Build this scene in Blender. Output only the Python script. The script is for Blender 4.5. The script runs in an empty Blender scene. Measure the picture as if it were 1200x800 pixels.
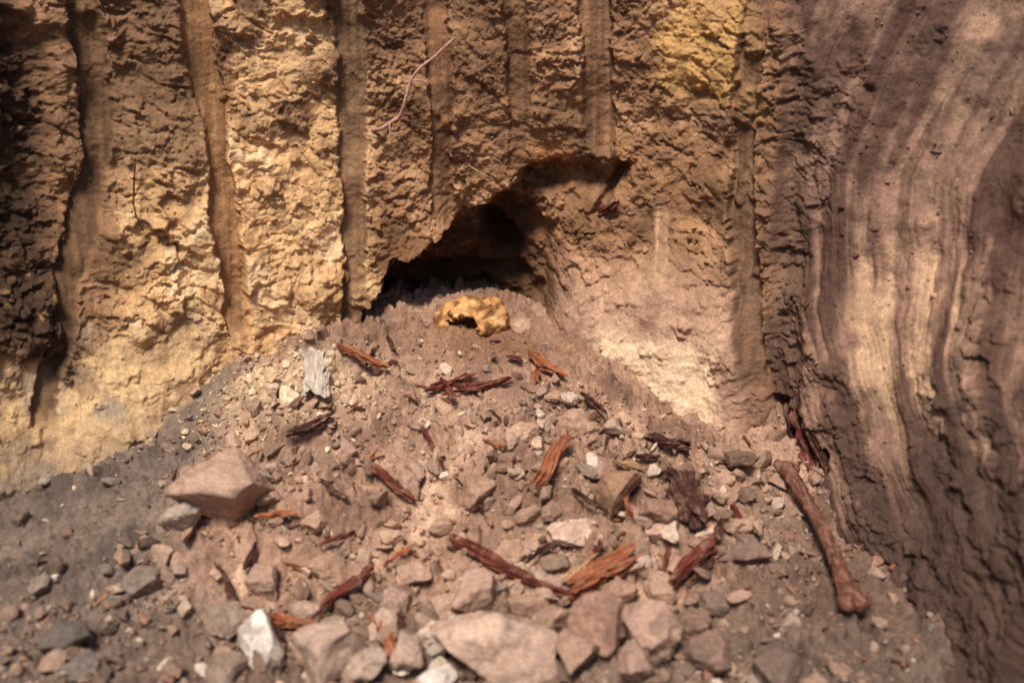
import bpy, bmesh, math, numpy as np
from mathutils import Vector, Matrix
rng=np.random.default_rng(7)
scene=bpy.context.scene
# ---------------------------------------------------------------- helpers
def lin(c):
    c=np.array(c,float)/255; return np.where(c<=.04045,c/12.92,((c+.055)/1.055)**2.4)
def ss(a,b,x):
    t=np.clip((x-a)/(b-a),0,1); return t*t*(3-2*t)
def _h(x,y,z,s):
    h=(x.astype(np.uint32)*np.uint32(73856093))^(y.astype(np.uint32)*np.uint32(19349663))^(z.astype(np.uint32)*np.uint32(83492791))^np.uint32((s*2654435761)&0xffffffff)
    h^=h>>np.uint32(15); h*=np.uint32(2246822519); h^=h>>np.uint32(13); h*=np.uint32(3266489917); h^=h>>np.uint32(16)
    return h.astype(np.float32)*np.float32(2/4294967295)-1
def vn(x,y,z,s=0):
    xi=np.floor(x);yi=np.floor(y);zi=np.floor(z)
    fx=x-xi;fy=y-yi;fz=z-zi
    fx=fx*fx*fx*(fx*(fx*6-15)+10);fy=fy*fy*fy*(fy*(fy*6-15)+10);fz=fz*fz*fz*(fz*(fz*6-15)+10)
    xi=xi.astype(np.int64);yi=yi.astype(np.int64);zi=zi.astype(np.int64)
    r=0
    for i in (0,1):
        for j in (0,1):
            for k in (0,1):
                r=r+_h(xi+i,yi+j,zi+k,s)*(fx if i else 1-fx)*(fy if j else 1-fy)*(fz if k else 1-fz)
    return r
def fbm(x,y,z,f,o=4,s=0,g=.5,ridge=False):
    r=0;a=1;t=0
    for k in range(o):
        n=vn(x*f+k*13.7,y*f+k*7.1,z*f+k*3.3,s+k)
        if ridge: n=1-2*np.abs(n)
        r=r+a*n;t+=a;a*=g;f*=2.03
    return r/t
def worley(a,b,f,s=0):
    a=a*f;b=b*f;ai=np.floor(a).astype(np.int64);bi=np.floor(b).astype(np.int64)
    F1=np.full(a.shape,9.);F2=F1.copy();R=np.zeros(a.shape);zz=np.zeros_like(ai);T=R.copy()
    for i in (-1,0,1):
        for j in (-1,0,1):
            cx=ai+i;cy=bi+j
            dx=a-(cx+.5+.5*_h(cx,cy,zz,s));dy=b-(cy+.5+.5*_h(cx,cy,zz+1,s))
            d=np.sqrt(dx**2+dy**2);r=_h(cx,cy,zz+2,s); t=dx*_h(cx,cy,zz+3,s)+dy*(_h(cx,cy,zz+4,s)*.7-.5)
            m=d<F1;F2=np.where(m,F1,np.minimum(F2,d));R=np.where(m,r,R);T=np.where(m,t,T);F1=np.where(m,d,F1)
    return F1,F2,R*.5+.5,T
def clods(a,b,f,s=0,rad=.62):
    F1,F2,R,T=worley(a,b,f,s); r=rad*(.35+.65*R)
    return np.sqrt(np.clip(1-(F1/r)**2,0,1))*(.3+.7*R), R
def facets(a,b,f,s,crack=0.,cd=.3):
    F1,F2,R,T=worley(a,b,f,s); e=F2-F1; w=ss(0,.22,e)
    r=(.55*R+.9*T)*(.45+.55*w)
    if crack: r=r-cd*(1-ss(0,crack,e))
    return r, R
def mk(name,V,F,col=None,mat=None,smooth=True):
    F=np.asarray(F); me=bpy.data.meshes.new(name); n=len(V); k=F.shape[1]
    me.vertices.add(n); me.vertices.foreach_set('co',np.asarray(V,np.float32).ravel())
    me.loops.add(F.size); me.loops.foreach_set('vertex_index',F.ravel().astype(np.int32))
    me.polygons.add(len(F)); me.polygons.foreach_set('loop_start',np.arange(0,F.size,k,dtype=np.int32))
    me.polygons.foreach_set('use_smooth',np.full(len(F),smooth))
    me.update(calc_edges=True)
    if col is not None:
        a=me.attributes.new('Col','FLOAT_COLOR','POINT'); c=np.ones((n,4),np.float32); c[:,:3]=col; a.data.foreach_set('color',c.ravel())
    if mat: me.materials.append(mat)
    o=bpy.data.objects.new(name,me); scene.collection.objects.link(o); return o
def gridf(nu,nv):
    idx=np.arange(nu*nv).reshape(nv,nu)
    return np.stack([idx[:-1,:-1],idx[:-1,1:],idx[1:,1:],idx[1:,:-1]],-1).reshape(-1,4)
def blend(col,m,rgb,k=1.):
    m=(np.clip(m,0,1)*k)[:,None]; return col*(1-m)+lin(rgb)*m
def inpoly(px,py,poly):
    n=len(poly);d=np.full(px.shape,1e9);ins=np.zeros(px.shape,bool)
    for i in range(n):
        x0,y0=poly[i];x1,y1=poly[(i+1)%n]
        ex,ey=x1-x0,y1-y0;t=np.clip(((px-x0)*ex+(py-y0)*ey)/(ex*ex+ey*ey),0,1)
        d=np.minimum(d,(px-x0-t*ex)**2+(py-y0-t*ey)**2)
        c=((y0>py)!=(y1>py))&(px<(x1-x0)*(py-y0)/((y1-y0) if y1!=y0 else 1e-9)+x0); ins^=c
    d=np.sqrt(d); return np.where(ins,d,-d)
# ---------------------------------------------------------------- materials
def soil(name,bump=.5,bs=260,tint=.22,rough=.92):
    m=bpy.data.materials.new(name); m.use_nodes=True; nt=m.node_tree; N=nt.nodes; L=nt.links
    b=N['Principled BSDF']; b.inputs['Roughness'].default_value=rough; b.inputs['Specular IOR Level'].default_value=.25
    at=N.new('ShaderNodeAttribute'); at.attribute_name='Col'; tc=N.new('ShaderNodeTexCoord')
    n1=N.new('ShaderNodeTexNoise'); n1.inputs['Scale'].default_value=70; n1.inputs['Detail'].default_value=4; n1.inputs['Roughness'].default_value=.7
    n2=N.new('ShaderNodeTexNoise'); n2.inputs['Scale'].default_value=bs; n2.inputs['Detail'].default_value=3; n2.inputs['Roughness'].default_value=.7
    L.new(tc.outputs['Object'],n1.inputs['Vector']); L.new(tc.outputs['Object'],n2.inputs['Vector'])
    r1=N.new('ShaderNodeMapRange'); r1.inputs[1].default_value=.3; r1.inputs[2].default_value=.7; r1.inputs[3].default_value=1-tint; r1.inputs[4].default_value=1+tint
    r2=N.new('ShaderNodeMapRange'); r2.inputs[1].default_value=.3; r2.inputs[2].default_value=.7; r2.inputs[3].default_value=.72; r2.inputs[4].default_value=1.3
    L.new(n1.outputs[0],r1.inputs[0]); L.new(n2.outputs[0],r2.inputs[0])
    mu=N.new('ShaderNodeMath'); mu.operation='MULTIPLY'; L.new(r1.outputs[0],mu.inputs[0]); L.new(r2.outputs[0],mu.inputs[1])
    vm=N.new('ShaderNodeVectorMath'); vm.operation='SCALE'; L.new(at.outputs['Color'],vm.inputs[0]); L.new(mu.outputs[0],vm.inputs['Scale'])
    L.new(vm.outputs[0],b.inputs['Base Color'])
    bp=N.new('ShaderNodeBump'); bp.inputs['Strength'].default_value=bump; bp.inputs['Distance'].default_value=.002
    L.new(n2.outputs[0],bp.inputs['Height']); L.new(bp.outputs[0],b.inputs['Normal'])
    return m
M_wall=soil('clay_wall',.8); M_ground=soil('loose_soil',.9,300); M_stone=soil('stone_mat',.6,200,.2,.85)
def fibre(name,c0,c1,c2,sc=(4,90,90),rough=.8,bump=.6,dust=.6):
    m=bpy.data.materials.new(name); m.use_nodes=True; nt=m.node_tree; N=nt.nodes; L=nt.links
    b=N['Principled BSDF']; b.inputs['Roughness'].default_value=rough; b.inputs['Specular IOR Level'].default_value=.3
    tc=N.new('ShaderNodeTexCoord'); mp=N.new('ShaderNodeMapping'); mp.inputs['Scale'].default_value=sc
    n=N.new('ShaderNodeTexNoise'); n.inputs['Scale'].default_value=3; n.inputs['Detail'].default_value=6; n.inputs['Roughness'].default_value=.65
    L.new(tc.outputs['Object'],mp.inputs[0]); L.new(mp.outputs[0],n.inputs['Vector'])
    cr=N.new('ShaderNodeValToRGB'); e=cr.color_ramp.elements; e[0].position=.33; e[0].color=(*lin(c0),1); e[1].position=.68; e[1].color=(*lin(c2),1)
    k=e.new(.5); k.color=(*lin(c1),1); L.new(n.outputs[0],cr.inputs[0])
    d=N.new('ShaderNodeTexNoise'); d.inputs['Scale'].default_value=60; d.inputs['Detail'].default_value=4; d.inputs['Roughness'].default_value=.65; L.new(tc.outputs['Object'],d.inputs['Vector'])
    dr=N.new('ShaderNodeMapRange'); dr.inputs[1].default_value=.50; dr.inputs[2].default_value=.70; dr.inputs[3].default_value=0; dr.inputs[4].default_value=dust; L.new(d.outputs[0],dr.inputs[0])
    mx=N.new('ShaderNodeMix'); mx.data_type='RGBA'; L.new(dr.outputs[0],mx.inputs[0]); L.new(cr.outputs[0],mx.inputs[6]); mx.inputs[7].default_value=(*lin((152,118,95)),1)
    L.new(mx.outputs[2],b.inputs['Base Color'])
    bp=N.new('ShaderNodeBump'); bp.inputs['Strength'].default_value=bump; bp.inputs['Distance'].default_value=.003; L.new(n.outputs[0],bp.inputs['Height']); L.new(bp.outputs[0],b.inputs['Normal'])
    return m
W_or=fibre('wood_orange',(74,36,22),(138,76,46),(180,112,72))
W_rd=fibre('wood_red',(50,18,14),(96,38,28),(138,70,50))
W_dk=fibre('wood_dark',(32,17,14),(64,32,25),(98,56,43))
W_tn=fibre('wood_tan',(112,80,56),(165,126,92),(200,162,122))
W_gr=fibre('weathered_pale',(130,112,98),(184,168,152),(214,202,188),dust=.4)
# ---------------------------------------------------------------- pit wall
KU=np.array([-2.6,-1.8,-1.2,-.95,-.75,-.4,0,.35,.5,.7,1.0,1.6,2.6])
KB=np.array([(-1.15,-1.95),(-1.08,-1.15),(-.98,-.66),(-.86,-.48),(-.71,-.40),(-.42,-.09),(0,.02),(.34,-.24),(.45,-.36),(.50,-.52),(.547,-.72),(.68,-1.28),(.9,-2.2)])
KT=np.array([(-1.35,-1.9),(-1.2,-1.0),(-1.1,-.4),(-.97,-.1),(-.78,.1),(-.4,.16),(0,.2),(.36,.18),(.52,.12),(.74,0),(.98,-.25),(1.2,-.85),(1.5,-1.9)])
def spl(K,P,u):
    m=np.gradient(P,K,axis=0)
    i=np.clip(np.searchsorted(K,u)-1,0,len(K)-2)
    h=(K[i+1]-K[i]); t=((u-K[i])/h)[:,None]; h=h[:,None]
    return (2*t**3-3*t**2+1)*P[i]+(t**3-2*t**2+t)*h*m[i]+(-2*t**3+3*t**2)*P[i+1]+(t**3-t**2)*h*m[i+1]
def wallpt(u,z):
    u=np.atleast_1d(np.asarray(u,float)); z=np.atleast_1d(np.asarray(z,float))
    t=(np.clip(z,-.45,1.1)+.45)/1.55; f=(1-(1-t)**1.7)[:,None]
    return spl(KU,KB,u)*(1-f)+spl(KU,KT,u)*f
def walln(u,z):
    d=wallpt(np.asarray(u)+.02,z)-wallpt(np.asarray(u)-.02,z); d/=np.linalg.norm(d,axis=1)[:,None]
    return np.column_stack([d[:,1],-d[:,0]])
us=np.concatenate([np.linspace(-2.6,-1.05,60,endpoint=False),np.arange(-1.05,1.15,.0019),np.linspace(1.15,2.6,60)])
zs=np.concatenate([np.linspace(-.45,-.33,8,endpoint=False),np.arange(-.33,.76,.0019),np.linspace(.762,1.1,60)])
U,Z=np.meshgrid(us,zs); U=U.ravel(); Z=Z.ravel()
P2=wallpt(U,Z); n2=walln(U,Z); X,Y=P2[:,0],P2[:,1]
wx=fbm(X,Y,Z,6,3,11); wz=fbm(X,Y,Z,6,3,21)
fx=fbm(X,Y,Z,28,3,12); fz=fbm(X,Y,Z,28,3,22)
hx=fbm(X,Y,Z,90,3,13); hz=fbm(X,Y,Z,90,3,23)
Uw=U+.035*wx+.012*fx; Zw=Z+.035*wz+.012*fz
def box(a,b,c,d,e=.03):
    return ss(a-e,a+e,Uw)*ss(b+e,b-e,Uw)*ss(c-e,c+e,Zw)*ss(d+e,d-e,Zw)
G=[ # bucket-tooth grooves: path (U,z), halfwidth, depth, zend(bottom fade), colour, strength
 ([(-.76,1.2),(-.76,.65),(-.755,.49),(-.765,.34),(-.80,.22),(-.84,.06),(-.87,-.02)],.021,.020,-.05,(104,76,53),.85),
 ([(-.62,1.2),(-.584,.64),(-.566,.41),(-.55,.24),(-.54,.03)],.022,.020,.03,(144,104,70),.92),
 ([(-.315,1.2),(-.315,.64),(-.314,.41),(-.313,.24),(-.315,.0)],.026,.018,.0,(120,90,65),.9),
 ([(-.15,1.2),(-.147,.64),(-.142,.41),(-.138,.2)],.021,.016,.23,(124,88,62),.88),
 ([(.008,1.2),(.011,.64),(.01,.3)],.021,.010,.33,(108,76,53),.6),
 ([(.155,1.2),(.16,.64),(.175,.33)],.029,.021,.36,(130,94,68),.92),
 ([(.28,.3),(.31,.08)],.013,.003,.12,(182,144,112),.6),
 ([(.185,.17),(.19,.0)],.012,.003,.02,(180,142,114),.5),
 ([(.5,1.2),(.455,.65),(.44,.45),(.448,.26),(.475,.05),(.5,-.12)],.023,.020,-.1,(112,82,62),.88)]
gm=np.zeros_like(U); gd=np.zeros_like(U); gcol=[]
for gi,(path,hw,dep,ze,c,st) in enumerate(G):
    p=np.array(sorted(path,key=lambda q:q[1])); cu=np.interp(Z,p[:,1],p[:,0])+.005*vn(Z*9,Z*0+hw*900,Z*0,5)
    hwz=hw*(1+.2*vn(Z*8,Z*0+hw*500,Z*0,6)+.1*vn(Z*25,Z*0+hw*500,Z*0,7))
    side=(U-cu)/hwz; d=np.abs(side)+.32*fx+.22*hx+.1*wx
    brk=1-.6*ss(.25,.5,fbm(X+gi,Y,Z,13,3,501))
    m=ss(1.15,.88,d)*ss(ze-.03,ze+.03,Z+.02*fz)*brk
    if p[-1,1]<1: m=m*ss(p[-1,1],p[-1,1]-.06,Z)
    lip=np.exp(-((d-1.25)/.25)**2)*ss(ze-.03,ze+.03,Z)
    gm=np.maximum(gm,m*min(1,st*1.1)); gd=gd-m*dep*(.85+.2*side*(1 if gi%2 else -1))+lip*.004*(.3+fx)
    gcol.append((m*st,c))
# hollow
hol=[(-.29,.03),(-.255,.11),(-.18,.165),(-.13,.20),(-.07,.24),(-.01,.26),(.03,.305),(.10,.34),(.21,.36),(.245,.335),(.215,.25),(.19,.16),(.17,.09),(.15,.03),(.12,-.2),(-.29,-.2)]
sd=inpoly(U+.035*wx+.020*fx+.006*hx,Z+.035*wz+.018*fz+.006*hz,hol)
wid=.022+.13*ss(-.02,.09,U)*ss(.30,.22,Z)+.03*ss(.0,.1,U)
rimz=np.interp(U,[-.3,-.25,-.13,0,.1,.22],[.08,.12,.2,.26,.33,.35])
rec=ss(-.004,1,sd/wid)*((.11-.04*ss(.0,.12,U))+.50*np.clip(rimz-Z,0,.24)*ss(.09,-.06,U))*(1+.4*wx+.25*fx)
hole=np.exp(-(((U+.035+.012*fx+.3*(Z-.16))/.025)**2+((Z-.155)/.045)**2)**1.3)*.13
slot0=ss(-.27,-.22,U)*ss(-.0,-.12,U)*ss(.10,.065,Z+.03*fx)*.12
chunk=np.exp(-(((U+.14)/.055)**2+((Z-.135)/.03)**2))*.055
slot=inpoly(U+.008*fx,Z+.008*fz,[(.145,.23),(.205,.355),(.228,.345),(.175,.22)])
rec=rec+hole+slot0-chunk+.045*ss(0,.012,slot)
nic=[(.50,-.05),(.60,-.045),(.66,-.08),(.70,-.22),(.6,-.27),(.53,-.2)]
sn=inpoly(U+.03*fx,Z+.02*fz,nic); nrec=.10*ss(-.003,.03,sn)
# masks
right=ss(.48,.53,U+.02*wx)
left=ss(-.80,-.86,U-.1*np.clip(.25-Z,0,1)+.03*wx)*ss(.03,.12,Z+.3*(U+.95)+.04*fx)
flak=ss(-.82,-.74,U)*ss(-.26,-.33,U+.03*wx)
flak=np.maximum(flak,ss(.24,.34,Uw)*ss(.5,.44,U)*ss(.2,.3,Z)*.7)
lobL=ss(-.54,-.62,Uw)*ss(.12,.03,Zw+.1*(Uw+.75))*(1-left)
lobR=ss(.06,.15,Uw)*ss(.50,.44,U)*ss(.22,.05,Zw+.15*np.abs(Uw-.3))
edge=ss(.50,.515,U)*ss(.57,.53,U+.02*wx+.1*(Z-.3))*ss(-.12,-.02,Z)
smooth=np.clip(np.maximum(np.maximum(gm,lobL*.9*ss(.7,.2,fx)),lobR*.95*ss(.7,0.2,fx+.4*wx)),0,1)
# relief
big=.046*fbm(X,Y,Z,3.4,3,31)+.024*fbm(X,Y,Z,9,3,33)
ua=U+.03*wx+.020*fx+.005*hx; za=Z+.03*wz+.020*fz+.005*hz
fa,ra=facets(ua+.35*za,za*1.2,13,301); fb,rb=facets(U+.014*fx+.006*hx-.3*Z,(Z+.014*fz+.006*hz)*1.25,30,303); fc,rc=facets(U+.005*fx+.004*hx,Z+.005*fz+.004*hz,80,305)
fd,rd=facets(U+.02*fx+.006*hx+.5*Z,(Z+.02*fz+.006*hz),20,307)
def steps(f,s,k,w=.25,tilt=.25,o=4,g=.5):
    q=fbm(X+.02*wx+.008*fx+.002*hx+tilt*Z,Y,(Z+.02*wz+.008*fz+.002*hz)*1.15+.3*X,f,o,s,g)*k; fr=q-np.floor(q); return (np.floor(q)+ss(0,w,fr)-.3*fr)/k
st1=steps(7,41,4.,.3,.3,5,.55); st3=steps(15,49,3.,.3,-.5,4,.55)
mid=fbm(X+.01*hx,Y,Z,19,5,58,.6)
fine=fbm(X,Y,Z,80,4,51,.62)
c1,r1=clods(ua,za,40,61); c2,r2=clods(U+.004*fx+.002*hx,Z+.004*fz,110,63); c3,r3=clods(U+.008*fx+.004*hx,Z+.008*fz,70,64)
cm=ss(-.25,.35,fbm(X,Y,Z,8,2,66)); cm2=ss(-.3,.3,fbm(X,Y,Z,10,2,68)); cm3=ss(-.2,.3,fbm(X,Y,Z,5,2,69))
calm=1-.7*ss(.0,.25,fbm(X+3,Y,Z*.8,7,3,67)+.2*fx)   # slicker slabs where the clay sheared cleanly
rel_f=.024*st1+.016*fa*cm3+calm*(.012*st3*cm2+.016*fd*(.3+cm2)+.008*fb*(.2+cm)+.0025*fc*(.3+cm)+.011*mid)+.0018*fine
rel_g=.014*st1+.008*fa+(.3+.7*calm)*(.007*st3*cm+.010*fd*cm2+.009*fb*(.3+cm)+.003*fc+.009*c1*cm+.006*c3*(1-cm)+.0022*c2+.010*mid)+.0033*fine
rel_l=.030*st1+.012*st3+.022*fa+.014*fd+.010*fb+.007*c1+.004*fc+.012*mid+.004*fine
gz=np.interp(Z,[-.45,-.2,-.04,.13,.37,.65,1.2],[.34,.20,.10,.025,0,.05,.2])
sc=U-gz*(1+1.6*np.clip(U-.5,0,.8))+.008*wx
s1=fbm(sc*1.,Z*.09,Z*0,22,4,71,.55); s2=fbm(sc,Z*.08,Z*0,85,3,75,.6); s3=fbm(sc,Z*.25,Z*0,8,3,78)
near=ss(.75,.6,U)
pat=ss(.02,.3,fbm(sc*1.,Z*.5,Z*0,9,3,88)+.25*fx)
pat=np.maximum(pat,edge)
rel_r=(.015*s1+.0032*s2)*(1-.5*pat)*(.7+.6*near)+.014*s3+pat*(.008*fa+.008*fd+.006*fb+.010*st1+.002*fc-.006)+.008*mid*(.3+pat)+.0025*fine
rel=rel_g*(1-flak)+rel_f*flak
rel=rel*(1-left)+rel_l*left; rel=rel*(1-right)+rel_r*right
vs=fbm(U*1.,Z*.04,Z*0,120,3,81)
rel=rel*(1-smooth*.84)+smooth*(.0020*vs+.0020*fine)
lob=.05*lobR+.02*lobL*ss(.1,-.1,Z)
D=big*(1-.3*gm)+rel+gd+lob-rec-nrec-.03*left*ss(.1,.3,Z)-.025*edge
Wp=np.column_stack([X+n2[:,0]*D,Y+n2[:,1]*D,Z+.12*rel])
# colour
col=np.tile(lin((142,104,74)),(len(U),1))
sp=fbm(X,Y,Z,14,5,91,.6); sp2=fbm(X,Y,Z,40,4,95,.6); spb=fbm(X,Y,Z,4.5,3,97)
col=blend(col,ss(-.1,.5,sp),(108,77,55)); col=blend(col,ss(.1,.5,-sp),(172,131,96)); 
col=blend(col,ss(.0,.4,spb)*ss(-.3,.3,sp2),(96,70,53),.6)
tanm=box(-.74,-.28,-.2,.9,.03)*ss(.70,.38,Z+.5*np.abs(U+.42)+.35*sp+.2*spb)
tanm=np.maximum(tanm,box(-.54,-.35,.0,.9,.02)*.9*ss(.5,.0,sp+.3*spb))
col=blend(col,tanm,(210,167,119),.92); col=blend(col,tanm*ss(.0,.4,sp2),(170,126,86),.65); col=blend(col,tanm*ss(.1,.5,-sp),(230,195,150),.8)
col=blend(col,tanm*ss(.6,.9,rd)*ss(.0,.2,sp2+.1),(148,110,77),.5)
col=blend(col,box(-.80,-.58,.34,.9,.03),(116,86,62),.85)
col=blend(col,box(.28,.44,.47,.9,.03)*ss(-.3,.2,sp+.3),(182,140,86),.85)
col=blend(col,box(.2,.46,.3,.5)*ss(.1,.4,sp),(164,120,80),.6)
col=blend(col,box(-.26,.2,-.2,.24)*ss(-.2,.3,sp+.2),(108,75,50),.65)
col=blend(col,ss(.02,.06,sd)*ss(.07,-.02,U),(74,49,32),.8)  # shade of the hollow painted into the soil colour
col=blend(col,box(0,.22,.1,.34)*ss(-.3,.2,-sp),(146,106,75),.6)
col=blend(col,box(.05,.12,.28,.36,.02),(186,132,80),.5)
col=blend(col,lobL,(212,175,128),.92); col=blend(col,lobL*ss(.12,.35,sp),(140,108,84),.7); col=blend(col,lobL*ss(.12,.32,fbm(X,Y,Z,9,3,99)),(144,130,118),.65)
col=blend(col,lobL*box(-.74,-.62,.02,.14),(120,88,68),.5)
col=blend(col,lobL*ss(-.03,-.13,Z+.04*sp+.03*sp2),(134,110,92),.65)
col=blend(col,lobR,(182,145,121),.9); col=blend(col,lobR*ss(.0,.3,sp),(144,108,88),.7)
col=blend(col,box(.20,.42,-.25,.03,.03)*ss(-.4,.1,-sp+.25),(226,194,158),.85)
for m,c in gcol:
    col=blend(col,m*(1-right),c); col=blend(col,m*ss(-.1,.4,vs+.5*sp),tuple(int(q*.76) for q in c),.7); col=blend(col,m*ss(.1,.5,-vs+.5*sp2),tuple(min(255,int(q*1.2)) for q in c),.6)
rm=right*(1-gm)
col=blend(col,rm,(138,105,87)); col=blend(col,rm*ss(-.05,.3,s1+.4*sp+.2*spb),(80,56,46),.85); col=blend(col,rm*ss(.10,.45,-s1+.35*sp2-.2*spb),(174,138,111),.6)
col=blend(col,rm*ss(.08,.35,s2*.8+.4*sp),(84,57,48),.65); col=blend(col,rm*pat*ss(-.1,.3,sp2),(82,60,49),.5)
col=blend(col,rm*edge,(94,69,54),.7)
col=blend(col,rm*box(.60,.9,.0,.26)*ss(-.05,.3,-s1+.6*sp),(198,161,126),.7)
col=blend(col,rm*ss(.72,.92,Uw)*ss(.18,-.06,Zw+.3*sp),(58,42,36),.85)  # corner fall-off of light painted in: lower right wall darkened
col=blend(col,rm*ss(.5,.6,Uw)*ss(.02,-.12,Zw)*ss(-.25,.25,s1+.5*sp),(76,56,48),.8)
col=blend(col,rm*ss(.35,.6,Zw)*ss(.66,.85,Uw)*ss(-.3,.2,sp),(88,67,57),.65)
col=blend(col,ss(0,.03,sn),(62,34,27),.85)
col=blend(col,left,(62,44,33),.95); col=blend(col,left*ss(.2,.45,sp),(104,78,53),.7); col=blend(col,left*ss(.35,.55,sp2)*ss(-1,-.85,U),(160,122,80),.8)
col=col*(1+.16*(r1-.5)+.2*(rb-.5)+.16*(rd-.5))[:,None]**((1-smooth)[:,None])
nu=len(us); top=Wp[-nu:]; tn=n2[-nu:]; ctop=col[-nu:]
ext=[];ec=[]
for dd,zz in ((.06,1.13),(.5,1.15),(3,1.15),(40,1.15)):
    e=top.copy(); e[:,0]-=tn[:,0]*dd; e[:,1]-=tn[:,1]*dd; e[:,2]=zz+.03*vn(e[:,0]*4,e[:,1]*4,e[:,2],3); ext.append(e); ec.append(ctop)
Wa=np.vstack([Wp]+ext); col2=np.vstack([col]+ec)
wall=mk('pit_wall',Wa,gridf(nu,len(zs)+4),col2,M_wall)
def widx(u,z):
    return np.clip(np.searchsorted(zs,z),0,len(zs)-1)*nu+np.clip(np.searchsorted(us,u),0,nu-1)
def wp(u,z,off=0):
    k=int(widx(u,z)); p=Wp[k]; n=n2[k]; return np.array([p[0]+n[0]*off,p[1]+n[1]*off,p[2]])
# ---------------------------------------------------------------- ground
xs=np.concatenate([-np.geomspace(40,1.02,30),np.arange(-1.0,.92,.0021),np.geomspace(.94,40,30)])
ys=np.concatenate([-np.geomspace(40,1.02,36),np.arange(-1.0,.26,.0021),[.3,.5]])
gx,gy=np.meshgrid(xs,ys); gx=gx.ravel(); gy=gy.ravel(); o0=gx*0
h=-.27+.24*ss(-.85,.0,gy)+.045*np.exp(-((gx+.08)/.30)**2-((gy-.02)/.3)**2)
h+=.022*np.exp(-((gx+.08)/.25)**2)*ss(.04,.16,gy)
h+=.045*np.exp(-((gx+.80)/.2)**2-((gy+.66)/.25)**2)-.05*np.exp(-((gx-.58)/.16)**2-((gy+.42)/.25)**2)
h-=.06*np.exp(-((gx-.34)/.15)**2-((gy+.17)/.12)**2)
h+=.03*np.exp(-((gx+.4)/.15)**2-((gy+.2)/.12)**2)-.04*np.exp(-((gx+.85)/.2)**2-((gy+.2)/.16)**2)
h=h*1+(1-ss(-1.9,-1.3,gx)*ss(1.9,1.3,gx))*1.3+ss(-2.4,-6,gy)*1.35; h=np.minimum(h,1.12)
gw=fbm(gx,gy,o0,22,3,101); gf=fbm(gx,gy,o0,5,4,103); gs=fbm(gx,gy,o0,14,4,105,.55); gv=fbm(gx+9,gy,o0,22,3,102); gh=fbm(gx,gy,o0,80,3,104); gj=fbm(gx+5,gy,o0,80,3,106)
ga=gx+.014*gw+.006*gh; gb=gy+.014*gv+.006*gj
k0,q0=facets(ga,gb,16,110); k1,q1=facets(ga,gb,34,111); k2,q2=clods(gx+.004*gw+.004*gh,gy+.004*gv+.004*gj,75,113,.7); k3,q3=clods(gx,gy,170,115)
lmound=ss(-.45,-.62,gx+.06*gf)
fine_z=np.exp(-((gx+.03)/.16)**2-((gy+.03)/.10)**2)
rough=np.clip(1-.7*fine_z-.5*lmound,0.12,1)
h+=.024*gf+.016*gs+rough*(.028*k0*ss(-.2,.3,gf+.3*gs)+.016*k1*ss(-.25,.25,gs)+.008*k2*ss(-.4,.2,gw))+.0032*k3+.007*gh*rough+.002*gh
gc=np.tile(lin((160,126,104)),(len(gx),1))
gc=blend(gc,ss(0,.5,gs),(128,97,79)); gc=blend(gc,ss(.1,.5,-gs),(190,156,131),.8)
gc=blend(gc,ss(.1,.5,gf),(126,96,78),.6)
gc=blend(gc,fine_z*1.1,(126,92,69)); gc=blend(gc,lmound,(108,93,83),.9); gc=blend(gc,lmound*ss(0,.4,gs),(84,72,64),.7)
gc=blend(gc,np.exp(-((gx+.42)/.14)**2-((gy+.17)/.09)**2)*(.8+.5*gs),(204,174,140))
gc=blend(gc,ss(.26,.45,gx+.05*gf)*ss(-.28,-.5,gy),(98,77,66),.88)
gc=blend(gc,ss(-.54,-.68,gy+.05*gf),(104,86,75),.8)  # vignette-like darkening painted into the soil along the front edge
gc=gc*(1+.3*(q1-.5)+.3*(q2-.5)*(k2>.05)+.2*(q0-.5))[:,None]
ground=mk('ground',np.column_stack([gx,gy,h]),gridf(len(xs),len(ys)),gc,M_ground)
Hg=h.reshape(len(ys),len(xs)); Cg=gc.reshape(len(ys),len(xs),3)
def hg(x,y):
    x=np.asarray(x,float);y=np.asarray(y,float)
    a=np.interp(x,xs,np.arange(len(xs)));b=np.interp(y,ys,np.arange(len(ys)));i=np.minimum(a.astype(int),len(xs)-2);j=np.minimum(b.astype(int),len(ys)-2);a=a-i;b=b-j
    return Hg[j,i]*(1-a)*(1-b)+Hg[j,i+1]*a*(1-b)+Hg[j+1,i]*(1-a)*b+Hg[j+1,i+1]*a*b
def cg(x,y): return Cg[np.clip(np.searchsorted(ys,y),0,len(ys)-1),np.clip(np.searchsorted(xs,x),0,len(xs)-1)]
def sh(x,y):
    k=float(ss(-.2,-.42,np.float64(y))); return x*(1-.012*k), y-.032*k*(1-.5*float(ss(-.55,-.7,np.float64(y))))
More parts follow.
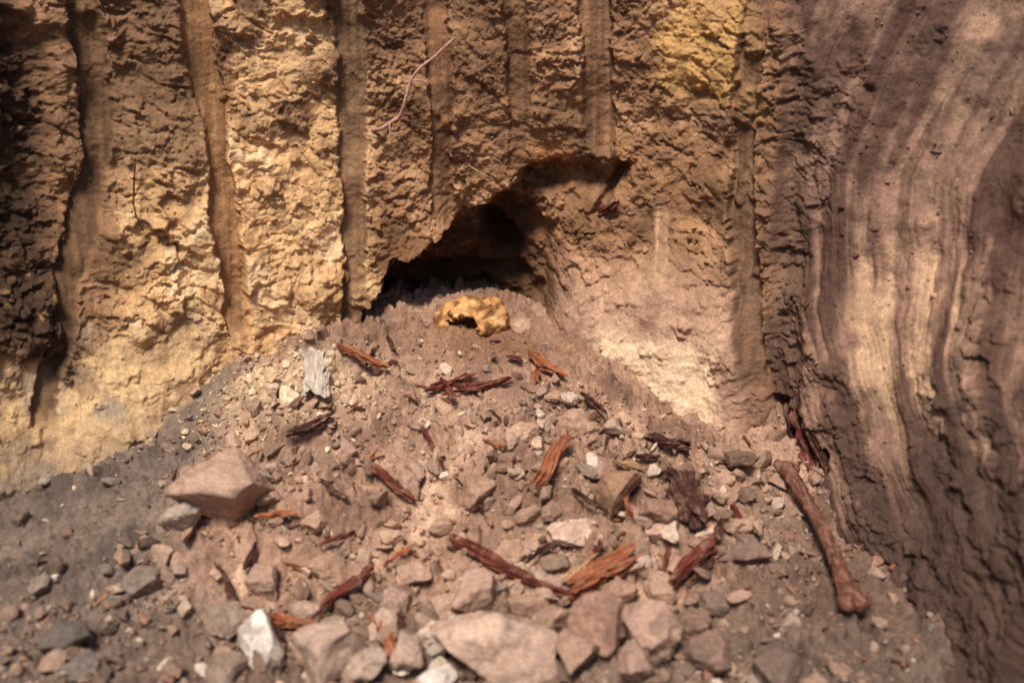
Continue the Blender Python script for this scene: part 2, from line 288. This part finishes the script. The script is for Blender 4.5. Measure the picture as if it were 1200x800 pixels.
# ---------------------------------------------------------------- rocks
def ico(sub):
    bm=bmesh.new(); bmesh.ops.create_icosphere(bm,subdivisions=sub,radius=1); bm.verts.ensure_lookup_table()
    V=np.array([v.co[:] for v in bm.verts]); F=np.array([[v.index for v in f.verts] for f in bm.faces]); bm.free(); return V,F
def rockv(V,seed,planes=9,amp=.12,cut=(.55,.85)):
    r=np.random.default_rng(seed); V=V.copy()
    for k in range(planes):
        n=r.normal(size=3); n/=np.linalg.norm(n); d=r.uniform(*cut); s=V@n; V-=np.clip(s-d,0,None)[:,None]*n*.97
    off=r.uniform(0,50,3); a=fbm(V[:,0]+off[0],V[:,1]+off[1],V[:,2]+off[2],1.6,4,seed%97,.55)
    return V*(1+amp*a)[:,None]
I2,F2_=ico(2); I1,F1_=ico(1); I5,F5=ico(5); I4,F4_=ico(4)
def scatter(name,xyz,size,cols,mat,Vb,Fb,var=14,flat=.7,amp=.2,sink=.25,smooth=False,cut=(.5,.8),rough=0,slab=.4):
    prot=[rockv(Vb,500+i,10,amp,cut) for i in range(var)]; n=len(xyz)
    if rough: prot=[v*(1+rough*fbm(v[:,0]+i,v[:,1],v[:,2],5,3,i,.6))[:,None] for i,v in enumerate(prot)]
    VV=np.empty((n,len(Vb),3));
    for i in range(n):
        q=rng.normal(size=4);q/=np.linalg.norm(q);w,x,y,z=q
        R=np.array([[1-2*(y*y+z*z),2*(x*y-z*w),2*(x*z+y*w)],[2*(x*y+z*w),1-2*(x*x+z*z),2*(y*z-x*w)],[2*(x*z-y*w),2*(y*z+x*w),1-2*(x*x+y*y)]])
        s=size[i]*np.array([1,rng.uniform(.5,1),rng.uniform(slab*.8,.85)])
        v=(prot[rng.integers(var)]*s)@R.T; v[:,2]*=flat+.2
        VV[i]=v+xyz[i]+np.array([0,0,size[i]*(.5-sink)])
    FF=(Fb[None]+(np.arange(n)*len(Vb))[:,None,None]).reshape(-1,3)
    return mk(name,VV.reshape(-1,3),FF,np.repeat(cols,len(Vb),axis=0),mat,smooth)
def dens(x,y):
    d=.30+1.0*ss(-.05,-.45,y)
    d=d*(1-.85*np.exp(-((x+.02)/.13)**2-((y+.01)/.1)**2))
    d=d*(1-.8*np.exp(-((x-.36)/.10)**2-((y+.17)/.08)**2))
    d=d*(1-.7*ss(-.5,-.68,x)*ss(-.66,-.4,y))
    d+=1.2*np.exp(-((x+.42)/.13)**2-((y+.2)/.09)**2)+.9*np.exp(-((x-.2)/.13)**2-((y+.34)/.13)**2)+.6*np.exp(-((x-.07)/.1)**2-((y+.17)/.08)**2)
    return d*(.35+1.3*ss(-.3,.3,fbm(x,y,x*0,7,3,131)))
def sample(n):
    x=rng.uniform(-1.0,.75,n*5);y=rng.uniform(-.95,.12,n*5); k=rng.uniform(0,1.7,n*5)<dens(x,y); return x[k][:n],y[k][:n]
pal=lin(np.array([(158,126,105),(176,142,120),(142,111,92),(196,166,143),(118,95,80),(158,140,125),(216,196,174),(148,104,84),(132,115,103)]))
wts=np.array([.22,.19,.17,.12,.12,.07,.05,.02,.04]);wts/=wts.sum()
def pcol(x,y,k=.55):
    n=len(x); return (pal[rng.choice(len(pal),n,p=wts)]*(1-k)+cg(x,y)*k*1.03)*rng.uniform(.78,1.2,(n,1))
x,y=sample(14000); s=.0012+.0022*rng.pareto(3.0,len(x)).clip(0,3)
scatter('gravel',np.column_stack([x,y,hg(x,y)]),s,pcol(x,y,.6),M_stone,I1,F1_)
x,y=sample(3900); s=.0045+.0046*rng.pareto(2.2,len(x)).clip(0,3.4)
scatter('rubble',np.column_stack([x,y,hg(x,y)]),s,pcol(x,y,.5),M_stone,I2,F2_,amp=.2,var=30,cut=(.35,.75))
x=rng.uniform(-.72,.5,2400);y=rng.uniform(-.95,-.12,2400);k=rng.uniform(0,1.5,2400)<dens(x,y)*ss(-.02,-.5,y)*ss(-.62,-.4,x+.25*ss(-.4,-.6,y)); x=x[k][:400];y=y[k][:400]; s=rng.uniform(.012,.034,len(x))
scatter('soil_clods',np.column_stack([x,y,hg(x,y)]),s,pcol(x,y,.4),M_stone,I4,F4_,amp=.2,smooth=True,var=28,flat=.65,sink=.15,cut=(.3,.7),rough=.12)
x=rng.normal(-.42,.11,520);y=rng.normal(-.19,.07,520);s=.003+.004*rng.pareto(2.5,520).clip(0,2.5)
scatter('clay_crumbs',np.column_stack([x,y,hg(x,y)]),s,lin((212,184,150))*rng.uniform(.6,1.1,(520,1)),M_stone,I2,F2_)
n=3600; u=rng.uniform(-1.0,.9,n); z=rng.uniform(-.15,.72,n); k=widx(u,z); ok=gm[k]<.2; ok&=rng.uniform(0,1,n)<np.where(u>.5,.3,1)*np.where(smooth[k]>.4,.12,1)*np.where(flak[k]>.5,.5,1); u=u[ok];z=z[ok];k=k[ok]
s=.0025+.0027*rng.pareto(2.5,len(u)).clip(0,3)
scatter('wall_crumbs',Wp[k]+np.column_stack([n2[k]*.0005,np.zeros(len(u))]),s,col[k]*rng.uniform(.75,1.25,(len(u),1)),M_stone,I2,F2_,amp=.35,sink=.5)
def stone(x,y,w,d,t,c,rz=0,tilt=(0,0),seed=1,lift=.3,name='stone',cut=(.42,.8),planes=14):
    t=t*1.35; x,y=sh(x,y)
    V=rockv(I5,seed,planes,.12,cut)*np.array([w/2/.72,d/2/.72,t/2/.72])
    n=fbm(V[:,0],V[:,1],V[:,2],110,4,seed%31,.65); n1=fbm(V[:,0],V[:,1],V[:,2],30,3,seed%29,.6,True); V=V+V/np.linalg.norm(V,axis=1)[:,None]*(n*.0036+n1*.0035)[:,None]
    cc=np.tile(lin(c),(len(V),1))*(1.08+.3*fbm(V[:,0],V[:,1],V[:,2],25,4,seed%13,.6))[:,None]
    dirt=ss(.0,.4,fbm(V[:,0]+3,V[:,1],V[:,2],30,4,seed%17)); cc=cc*(1-dirt[:,None]*.6)+cg(x,y)*dirt[:,None]*.6
    o=mk(name,V,F5,cc,M_stone,True); o.location=(x,y,float(hg(x,y))+t*lift); o.rotation_euler=(math.radians(tilt[0]),math.radians(tilt[1]),math.radians(rz)); return o
stone(-.487,-.385,.16,.11,.10,(170,138,119),8,(32,4),seed=47,lift=.22,cut=(.5,.66),planes=8)
ST=[(-.055,-.545,.085,.06,.05,(172,142,124),30,(10,-8)),(.105,-.45,.085,.05,.028,(192,164,144),0,(5,0)),
(.118,-.26,.065,.045,.03,(164,130,108),0,(5,0)),(-.27,-.66,.125,.10,.08,(172,144,126),15,(18,5)),(-.035,-.665,.175,.10,.06,(178,148,128),-5,(18,4)),
(.135,-.62,.08,.07,.065,(154,118,100),20,(15,10)),(.215,-.655,.09,.07,.065,(160,128,110),-10,(20,0)),(.385,-.465,.075,.035,.025,(120,94,82),5,(5,0)),
(.175,-.39,.07,.08,.05,(144,108,84),0,(10,0)),(-.06,-.385,.055,.05,.035,(152,120,98),0,(0,0)),(-.37,-.66,.055,.09,.04,(206,194,182),20,(10,0)),
(-.55,-.435,.07,.05,.035,(152,134,120),0,(8,0)),(-.59,-.52,.055,.045,.03,(122,106,94),0,(0,0)),(-.67,-.66,.075,.06,.04,(96,85,77),0,(0,0)),
(.41,-.295,.055,.04,.03,(112,86,72),0,(5,0)),(.24,-.42,.06,.05,.035,(140,108,90),0,(0,0)),(.02,-.30,.05,.03,.025,(172,138,114),0,(0,0)),
(-.16,-.50,.06,.05,.03,(162,130,110),0,(5,0)),(.06,-.60,.06,.05,.035,(158,126,106),40,(5,0)),(-.12,-.61,.05,.04,.03,(188,160,140),10,(0,0)),
(.28,-.60,.06,.04,.03,(130,102,86),10,(0,0)),(-.30,-.50,.05,.04,.03,(154,122,100),10,(0,0)),(-.74,-.56,.03,.03,.02,(120,104,92),0,(0,0)),(.0,-.47,.05,.04,.03,(166,130,106),0,(0,0)),
(-.405,-.235,.04,.03,.03,(214,188,156),0,(0,0)),(-.45,-.19,.03,.03,.025,(208,176,138),0,(0,0)),(-.35,-.17,.035,.025,.02,(204,176,144),0,(0,0)),
(.08,-.34,.035,.03,.025,(162,128,102),0,(0,0)),(.30,-.35,.05,.04,.03,(132,100,84),0,(0,0)),(-.2,-.44,.035,.03,.02,(172,140,116),0,(0,0)),(.05,-.69,.07,.06,.04,(144,118,102),0,(10,0)),(-.15,-.73,.06,.05,.03,(140,120,106),0,(0,0)),(.33,-.56,.06,.04,.03,(112,90,78),0,(0,0)),(-.62,-.71,.05,.04,.03,(116,104,94),0,(0,0)),
(-.10,-.56,.05,.045,.035,(166,134,114),50,(5,0)),(.02,-.58,.055,.04,.04,(162,128,108),20,(15,0)),(-.20,-.60,.045,.04,.03,(174,146,126),70,(0,8)),(.30,-.67,.07,.05,.04,(130,102,88),30,(10,0)),(-.45,-.58,.06,.05,.03,(142,120,104),15,(0,0)),(.17,-.55,.05,.04,.03,(154,118,100),5,(0,0)),(-.33,-.43,.045,.035,.025,(168,136,112),35,(0,0)),
(.10,-.66,.06,.05,.05,(154,122,104),50,(10,8)),(-.16,-.66,.05,.05,.04,(164,136,118),10,(10,0)),(-.42,-.70,.06,.05,.04,(132,112,98),60,(10,0)),(.40,-.70,.07,.05,.04,(104,84,74),20,(0,0)),(-.11,-.69,.05,.04,.03,(208,192,178),30,(0,0)),
(-.22,-.69,.05,.05,.04,(158,134,118),20,(10,0)),(.18,-.70,.06,.05,.04,(150,120,104),60,(10,0)),(-.32,-.57,.05,.04,.035,(170,142,122),25,(5,5)),(.06,-.53,.05,.04,.03,(170,140,120),15,(5,0)),(-.05,-.61,.04,.035,.03,(176,148,130),60,(5,0)),
(-.18,-.56,.07,.045,.03,(160,130,112),75,(8,0)),(.24,-.53,.06,.045,.035,(146,114,96),-20,(8,0)),(-.40,-.52,.055,.04,.035,(158,128,108),-15,(8,0))]
for i,a in enumerate(ST): stone(*a[:6],a[6],a[7],seed=47+i*7)
# ---------------------------------------------------------------- wood
def wood(p0,p1,w,t,mat,seed=0,lift=.6,z0=None,z1=None,name='wood_fragment',jag=.3,bend=.07):
    r=np.random.default_rng(900+seed); x0,y0=p0;x1,y1=p1
    if z0 is None:
        if w<.04: w=w*.72; ex,ey=(x1-x0)*.07,(y1-y0)*.07; x0-=ex;x1+=ex;y0-=ey;y1+=ey
        t=t*1.1
        x0,y0=sh(x0,y0); x1,y1=sh(x1,y1)
        tt=np.linspace(0,1,13); hh=hg(x0+(x1-x0)*tt,y0+(y1-y0)*tt); c=np.polyfit(tt,hh,1); res=max(0,(hh-np.polyval(c,tt)).max())
        z0=c[1]+res*.85+t*lift+.008; z1=c[1]+c[0]+res*.85+t*lift+.008
    a=np.array([x0,y0,z0]);b=np.array([x1,y1,z1])
    L=np.linalg.norm(b-a); nc=28; ns=30
    th=np.linspace(0,2*np.pi,nc,endpoint=False); e=.6
    cy=np.sign(np.cos(th))*np.abs(np.cos(th))**e; cz=np.sign(np.sin(th))*np.abs(np.sin(th))**e
    colr=1+.14*r.normal(size=nc); j0=r.uniform(0,jag,nc); j1=r.uniform(0,jag,nc); j0=(j0+np.roll(j0,1))/2*(1+.6*cy); j1=(j1+np.roll(j1,1))/2*(1-.6*cy)
    V=[];bx,bz=r.uniform(-bend,bend,2); b2=r.uniform(-.02,.02); wv=r.uniform(.6,1.15,8)
    e0,e1=r.uniform(.35,.95,2)
    for i in range(ns):
        q=i/(ns-1); sx=-.5+j0+(1-j0-j1)*q
        wm=np.interp(q,np.linspace(0,1,8),wv)*min(1,e0+q*7,e1+(1-q)*7)
        V.append(np.column_stack([sx*L, cy*w/2*wm*colr+bx*L*(1-(2*q-1)**2)+b2*L*math.sin(q*9), cz*t/2*wm*colr+bz*L*(1-(2*q-1)**2)]))
    V=np.array(V).reshape(-1,3); V=np.vstack([V,V[:nc].mean(0)+[w*.3,0,0],V[-nc:].mean(0)-[w*.3,0,0]])
    V[:,1:]+=.0020*np.column_stack([vn(V[:,0]*90,V[:,1]*300,V[:,2]*300,seed),vn(V[:,0]*90,V[:,1]*300+9,V[:,2]*300,seed)])
    f=[]
    for i in range(ns-1):
        for k in range(nc):
            f.append((i*nc+k,(i*nc+(k+1)%nc),(i+1)*nc+(k+1)%nc,(i+1)*nc+k))
    me=bpy.data.meshes.new(name); c0=len(V)-2;c1=len(V)-1
    f+=[(c0,(k+1)%nc,k) for k in range(nc)]+[(c1,(ns-1)*nc+k,(ns-1)*nc+(k+1)%nc) for k in range(nc)]
    me.from_pydata([tuple(v) for v in V],[],f); me.materials.append(mat)
    o=bpy.data.objects.new(name,me); scene.collection.objects.link(o)
    d=Vector(b-a).normalized(); up=Vector((r.uniform(-.25,.25),r.uniform(-.3,.1),1)); yv=up.cross(d).normalized(); zv=d.cross(yv)
    o.matrix_world=Matrix(((d.x,yv.x,zv.x,(a[0]+b[0])/2),(d.y,yv.y,zv.y,(a[1]+b[1])/2),(d.z,yv.z,zv.z,(a[2]+b[2])/2),(0,0,0,1)))
    return o
WD=[((-.338,-.113),(-.238,-.163),.020,.010,W_or),((.033,-.090),(.100,-.160),.032,.014,W_or),((-.165,-.190),(-.070,-.168),.016,.010,W_rd),((-.100,-.195),(0,-.176),.016,.010,W_rd),((-.132,-.165),(-.106,-.225),.014,.010,W_rd),
((-.400,-.310),(-.315,-.280),.022,.012,W_dk),((-.250,-.336),(-.170,-.388),.020,.010,W_rd),((.040,-.400),(.104,-.288),.032,.016,W_or),((-.100,-.457),(.112,-.570),.022,.015,W_rd),((.080,-.560),(.210,-.495),.040,.022,W_or),
((.288,-.345),(.307,-.445),.050,.026,W_dk),((.245,-.535),(.340,-.472),.030,.016,W_rd),((-.308,-.578),(-.222,-.508),.018,.010,W_rd),((-.218,-.585),(-.172,-.68),.026,.012,W_or),((-.383,-.576),(-.310,-.602),.028,.012,W_or),
((-.368,-.496),(-.306,-.508),.013,.008,W_or),((.240,-.290),(.318,-.310),.028,.018,W_dk),((.175,-.338),(.232,-.35),.013,.008,W_tn),((-.42,-.655),(-.385,-.605),.012,.008,W_dk),((-.428,-.452),(-.356,-.434),.016,.008,W_or),
((.08,-.53),(.14,-.498),.018,.010,W_tn),((-.375,-.59),(-.345,-.66),.018,.010,W_dk),((-.18,-.56),(-.17,-.645),.011,.006,W_dk),((-.245,-.06),(-.225,-.10),.010,.006,W_dk),((.05,-.14),(.045,-.19),.015,.008,W_or),((-.01,-.11),(.02,-.13),.01,.007,W_rd),((.36,-.41),(.335,-.47),.018,.01,W_dk),((-.28,-.15),(-.26,-.08),.007,.005,W_dk),((.0,-.63),(.03,-.56),.016,.009,W_dk),((.19,-.36),(.2,-.44),.014,.009,W_or),
((.30,-.40),(.345,-.37),.016,.01,W_dk),((-.13,-.2),(-.06,-.205),.010,.007,W_rd),((-.42,-.47),(-.44,-.5),.012,.008,W_dk),((.15,-.47),(.12,-.51),.011,.008,W_rd),((-.30,-.62),(-.25,-.60),.011,.008,W_or),
((.33,-.50),(.28,-.53),.014,.009,W_dk),((-.48,-.50),(-.44,-.56),.012,.008,W_dk),((.22,-.31),(.26,-.33),.012,.008,W_dk),((-.21,-.50),(-.16,-.47),.010,.007,W_or),((.26,-.47),(.24,-.52),.012,.008,W_rd),((-.06,-.60),(-.09,-.66),.010,.008,W_dk),((.38,-.38),(.40,-.43),.014,.009,W_rd),((-.05,-.30),(-.01,-.33),.009,.006,W_or),
((.02,-.50),(.08,-.46),.010,.007,W_dk),((-.26,-.44),(-.32,-.47),.010,.007,W_rd),((.10,-.40),(.16,-.43),.010,.007,W_dk),((.16,-.60),(.26,-.63),.014,.009,W_rd),((-.10,-.36),(-.05,-.42),.009,.006,W_dk),((-.16,-.28),(-.12,-.33),.009,.006,W_rd),((.13,-.20),(.17,-.25),.010,.007,W_dk),((-.33,-.37),(-.28,-.40),.009,.006,W_dk)]
for i,a in enumerate(WD): wood(*a,seed=i)
wood((-.378,-.143),(-.356,-.253),.042,.013,W_gr,seed=70,lift=1.0,name='bone_fragment'); wood((-.132,-.635),(-.078,-.588),.038,.010,W_gr,seed=71,lift=1.,name='bone_fragment')
def chips(n):
    V=[];F=[];C=[]
    x,y=sample(n); pc=lin(np.array([(136,82,56),(100,54,40),(160,112,78),(68,40,32)]))
    for i in range(len(x)):
        L=rng.uniform(.006,.028);w=L*rng.uniform(.1,.26);t=w*.5;a=rng.uniform(0,6.28);c,s_=math.cos(a),math.sin(a);tl=rng.normal(0,.25)
        b=np.array([(-1,-.6,-1),(1,-.3,-1),(1.1,.3,-1),(-.9,.7,-1),(-1.05,-.5,1),(.9,-.35,1),(1,.2,1),(-1,.6,1)])*np.array([L/2,w,t/2])
        b[:,2]+=b[:,0]*tl; q=np.column_stack([b[:,0]*c-b[:,1]*s_+x[i],b[:,0]*s_+b[:,1]*c+y[i],b[:,2]+hg(x[i],y[i])+t*.9+.002])
        k=len(V)*8; V.append(q); F+= [[k+j for j in f] for f in ((0,3,2,1),(4,5,6,7),(0,1,5,4),(1,2,6,5),(2,3,7,6),(3,0,4,7))]; C.append(np.tile(pc[rng.integers(4)],(8,1)))
    return mk('wood_chips',np.vstack(V),np.array(F),np.vstack(C),M_stone,False)
chips(520)
for k,(u0,z0,u1,z1,w) in enumerate([(.525,-.05,.60,-.2,.035),(.56,-.045,.63,-.2,.045),(.60,-.05,.655,-.19,.04)]):
    a=wp(u0,z0,.0); b=wp(u1,z1,.035); wood((a[0],a[1]),(b[0],b[1]),w,.018,W_dk if k!=1 else W_rd,seed=80+k,z0=a[2],z1=b[2],name='coffin_board')
a=wp(.165,.24,.03);b=wp(.215,.27,.035); wood((a[0],a[1]),(b[0],b[1]),.02,.012,W_rd,seed=90,z0=a[2],z1=b[2],name='coffin_board')
# ---------------------------------------------------------------- bones
bone=fibre('bone_brown',(58,33,25),(98,60,45),(140,94,71),(14,60,60),.55,.45,.45)
def remeshed(name,parts,mat,vox=.0022,sm=4,disp=.0):
    bm=bmesh.new()
    for p,r,sc in parts:
        m=Matrix.Translation(p)@Matrix.Diagonal((*[r*q for q in sc],1)); bmesh.ops.create_icosphere(bm,subdivisions=3,radius=1,matrix=m)
    me=bpy.data.meshes.new(name); bm.to_mesh(me); bm.free(); me.materials.append(mat)
    o=bpy.data.objects.new(name,me); scene.collection.objects.link(o)
    r=o.modifiers.new('r','REMESH'); r.mode='VOXEL'; r.voxel_size=vox; r.use_smooth_shade=True
    s=o.modifiers.new('s','SMOOTH'); s.iterations=sm; s.factor=.5
    if disp:
        t=bpy.data.textures.new(name,'CLOUDS'); t.noise_scale=.012; t.noise_depth=3; d=o.modifiers.new('d','DISPLACE'); d.texture=t; d.strength=disp; d.mid_level=.5
    return o
Lf=.33; parts=[]
for i in range(60):
    q=i/59; r=.0108+.006*max(0,2*q-1)**3+.004*max(0,1-2*q)**2; parts.append((Vector((-Lf/2+.02+q*(Lf-.055),.009*math.sin(q*math.pi),0)),r,(1,1.1,.9)))
for p,r,sc in [((Lf/2-.028,.0,0),.0165,(1.3,1.15,.9)),((Lf/2-.012,.010,0),.0160,(1.05,1,1)),((Lf/2-.014,-.012,0),.0155,(1.05,.95,1)),((-Lf/2+.03,0,0),.013,(1.4,1.2,.8)),((-Lf/2+.012,-.011,0),.011,(1.3,.9,.8)),((-Lf/2+.024,.015,.0),.010,(1.1,.9,.8))]:
    parts.append((Vector(p),r,sc))
fem=remeshed('human_femur',parts,bone,disp=.007)
a=Vector((.490,-.300,float(hg(.490,-.300))+.035)); b=Vector((.532,-.605,float(hg(.532,-.605))+.018)); d=(b-a).normalized(); yv=Vector((0,0,1)).cross(d).normalized(); zv=d.cross(yv); c=(a+b)/2
fem.matrix_world=Matrix(((d.x,yv.x,zv.x,c.x),(d.y,yv.y,zv.y,c.y),(d.z,yv.z,zv.z,c.z),(0,0,0,1)))
V=I5*np.array([.076,.055,.060]); nn=fbm(I5[:,0],I5[:,1],I5[:,2],3,4,201)
V=V*(1+.22*nn)[:,None]
V[:,2]+=.012*ss(.01,.05,V[:,0]); 
keep=(V[:,2]>-.006)&~((((V[:,0]+.018)/.030)**2+((V[:,2]-.004)/(.030))**2<1+.45*fbm(I5[:,0],I5[:,1],I5[:,2],9,2,205))&(V[:,1]<0))&~((V[:,1]>.02)&(V[:,2]<.03))
idx=-np.ones(len(V),int); idx[keep]=np.arange(keep.sum()); Fk=F5[keep[F5].all(1)]; Fk=idx[Fk]; V=V[keep]
cn=fbm(V[:,0],V[:,1],V[:,2],60,4,207); cc=np.tile(lin((196,142,86)),(len(V),1)); cc=blend(cc,ss(.0,.35,cn),(112,74,46)); cc=blend(cc,ss(.1,.5,-cn),(218,174,120))
sk=mk('human_skull_fragment',V,Fk,cc,M_stone); m=sk.modifiers.new('s','SOLIDIFY'); m.thickness=.012; m.offset=-1
t=bpy.data.textures.new('skn','CLOUDS'); t.noise_scale=.009; t.noise_depth=4; dm=sk.modifiers.new('d','DISPLACE'); dm.texture=t; dm.strength=.011
sk.location=(-.088,.040,float(hg(-.088,.02))-.002); sk.rotation_euler=(math.radians(-8),math.radians(6),math.radians(8))
# ---------------------------------------------------------------- roots
def root(name,pts,r,mat,branches=()):
    cu=bpy.data.curves.new(name,'CURVE'); cu.dimensions='3D'; cu.bevel_depth=1; cu.bevel_resolution=3
    for P,r0,r1 in [(pts,r,r*.5)]+[(b,r*.45,r*.2) for b in branches]:
        s=cu.splines.new('NURBS'); s.points.add(len(P)-1); s.use_endpoint_u=True; s.order_u=3; s.resolution_u=6
        for i,p in enumerate(P): s.points[i].co=(*p,1); s.points[i].radius=r0+(r1-r0)*i/(len(P)-1)
    cu.materials.append(mat); o=bpy.data.objects.new(name,cu); scene.collection.objects.link(o); return o
def wpath(L): return [tuple(wp(u,z,o)) for u,z,o in L]
M_root=fibre('root_bark',(120,84,68),(178,134,114),(210,172,152),(60,60,60),dust=.4)
root('tree_root',wpath([(-.275,.40,.0),(-.265,.405,.03),(-.245,.42,.04),(-.225,.43,.035),(-.215,.46,.04),(-.205,.50,.04),(-.18,.53,.045),(-.155,.545,.04),(-.14,.56,.045),(-.115,.58,.02)]),.0046,M_root,
 [wpath([(-.205,.5,.04),(-.19,.505,.05),(-.165,.5,.05)]),wpath([(-.245,.42,.04),(-.25,.40,.045),(-.235,.385,.04)])])
root('tree_root',wpath([(-.705,.38,.02),(-.71,.33,.025),(-.715,.28,.025),(-.70,.25,.02)]),.002,W_dk)
root('tree_root',wpath([(-.09,.33,.02),(-.07,.32,.04),(-.04,.305,.03)]),.0016,W_tn)
root('tree_root',wpath([(-.24,.14,.02),(-.235,.10,.03),(-.23,.05,.03)]),.0012,W_tn,[wpath([(-.22,.15,.02),(-.215,.11,.035),(-.2,.06,.03)])])
# ---------------------------------------------------------------- camera & light
cam=bpy.data.cameras.new('camera'); co=bpy.data.objects.new('camera',cam); scene.collection.objects.link(co)
cam.lens=34.5; cam.clip_end=200; cam.clip_start=.05; co.location=(0,-1.86,.75); co.rotation_euler=(math.radians(68),0,0); scene.camera=co
cam.dof.use_dof=True; cam.dof.focus_distance=1.93; cam.dof.aperture_fstop=1.5
w=bpy.data.worlds.new('World'); scene.world=w; w.use_nodes=True; nt=w.node_tree
sky=nt.nodes.new('ShaderNodeTexSky'); sky.sky_type='NISHITA'; sky.sun_disc=False; sky.sun_elevation=math.radians(64); sky.sun_rotation=math.radians(202)
nt.links.new(sky.outputs[0],nt.nodes['Background'].inputs[0]); nt.nodes['Background'].inputs[1].default_value=.115
s=bpy.data.lights.new('sun','SUN'); s.energy=5.0; s.angle=math.radians(18); s.color=(1,.93,.83); so=bpy.data.objects.new('sun',s); scene.collection.objects.link(so)
az=math.radians(202); el=math.radians(64); dv=Vector((math.sin(az)*math.cos(el),math.cos(az)*math.cos(el),math.sin(el))); so.rotation_euler=dv.to_track_quat('Z','Y').to_euler(); so.location=dv*5
scene.view_settings.view_transform='Standard'; scene.view_settings.look='None'; scene.view_settings.exposure=0
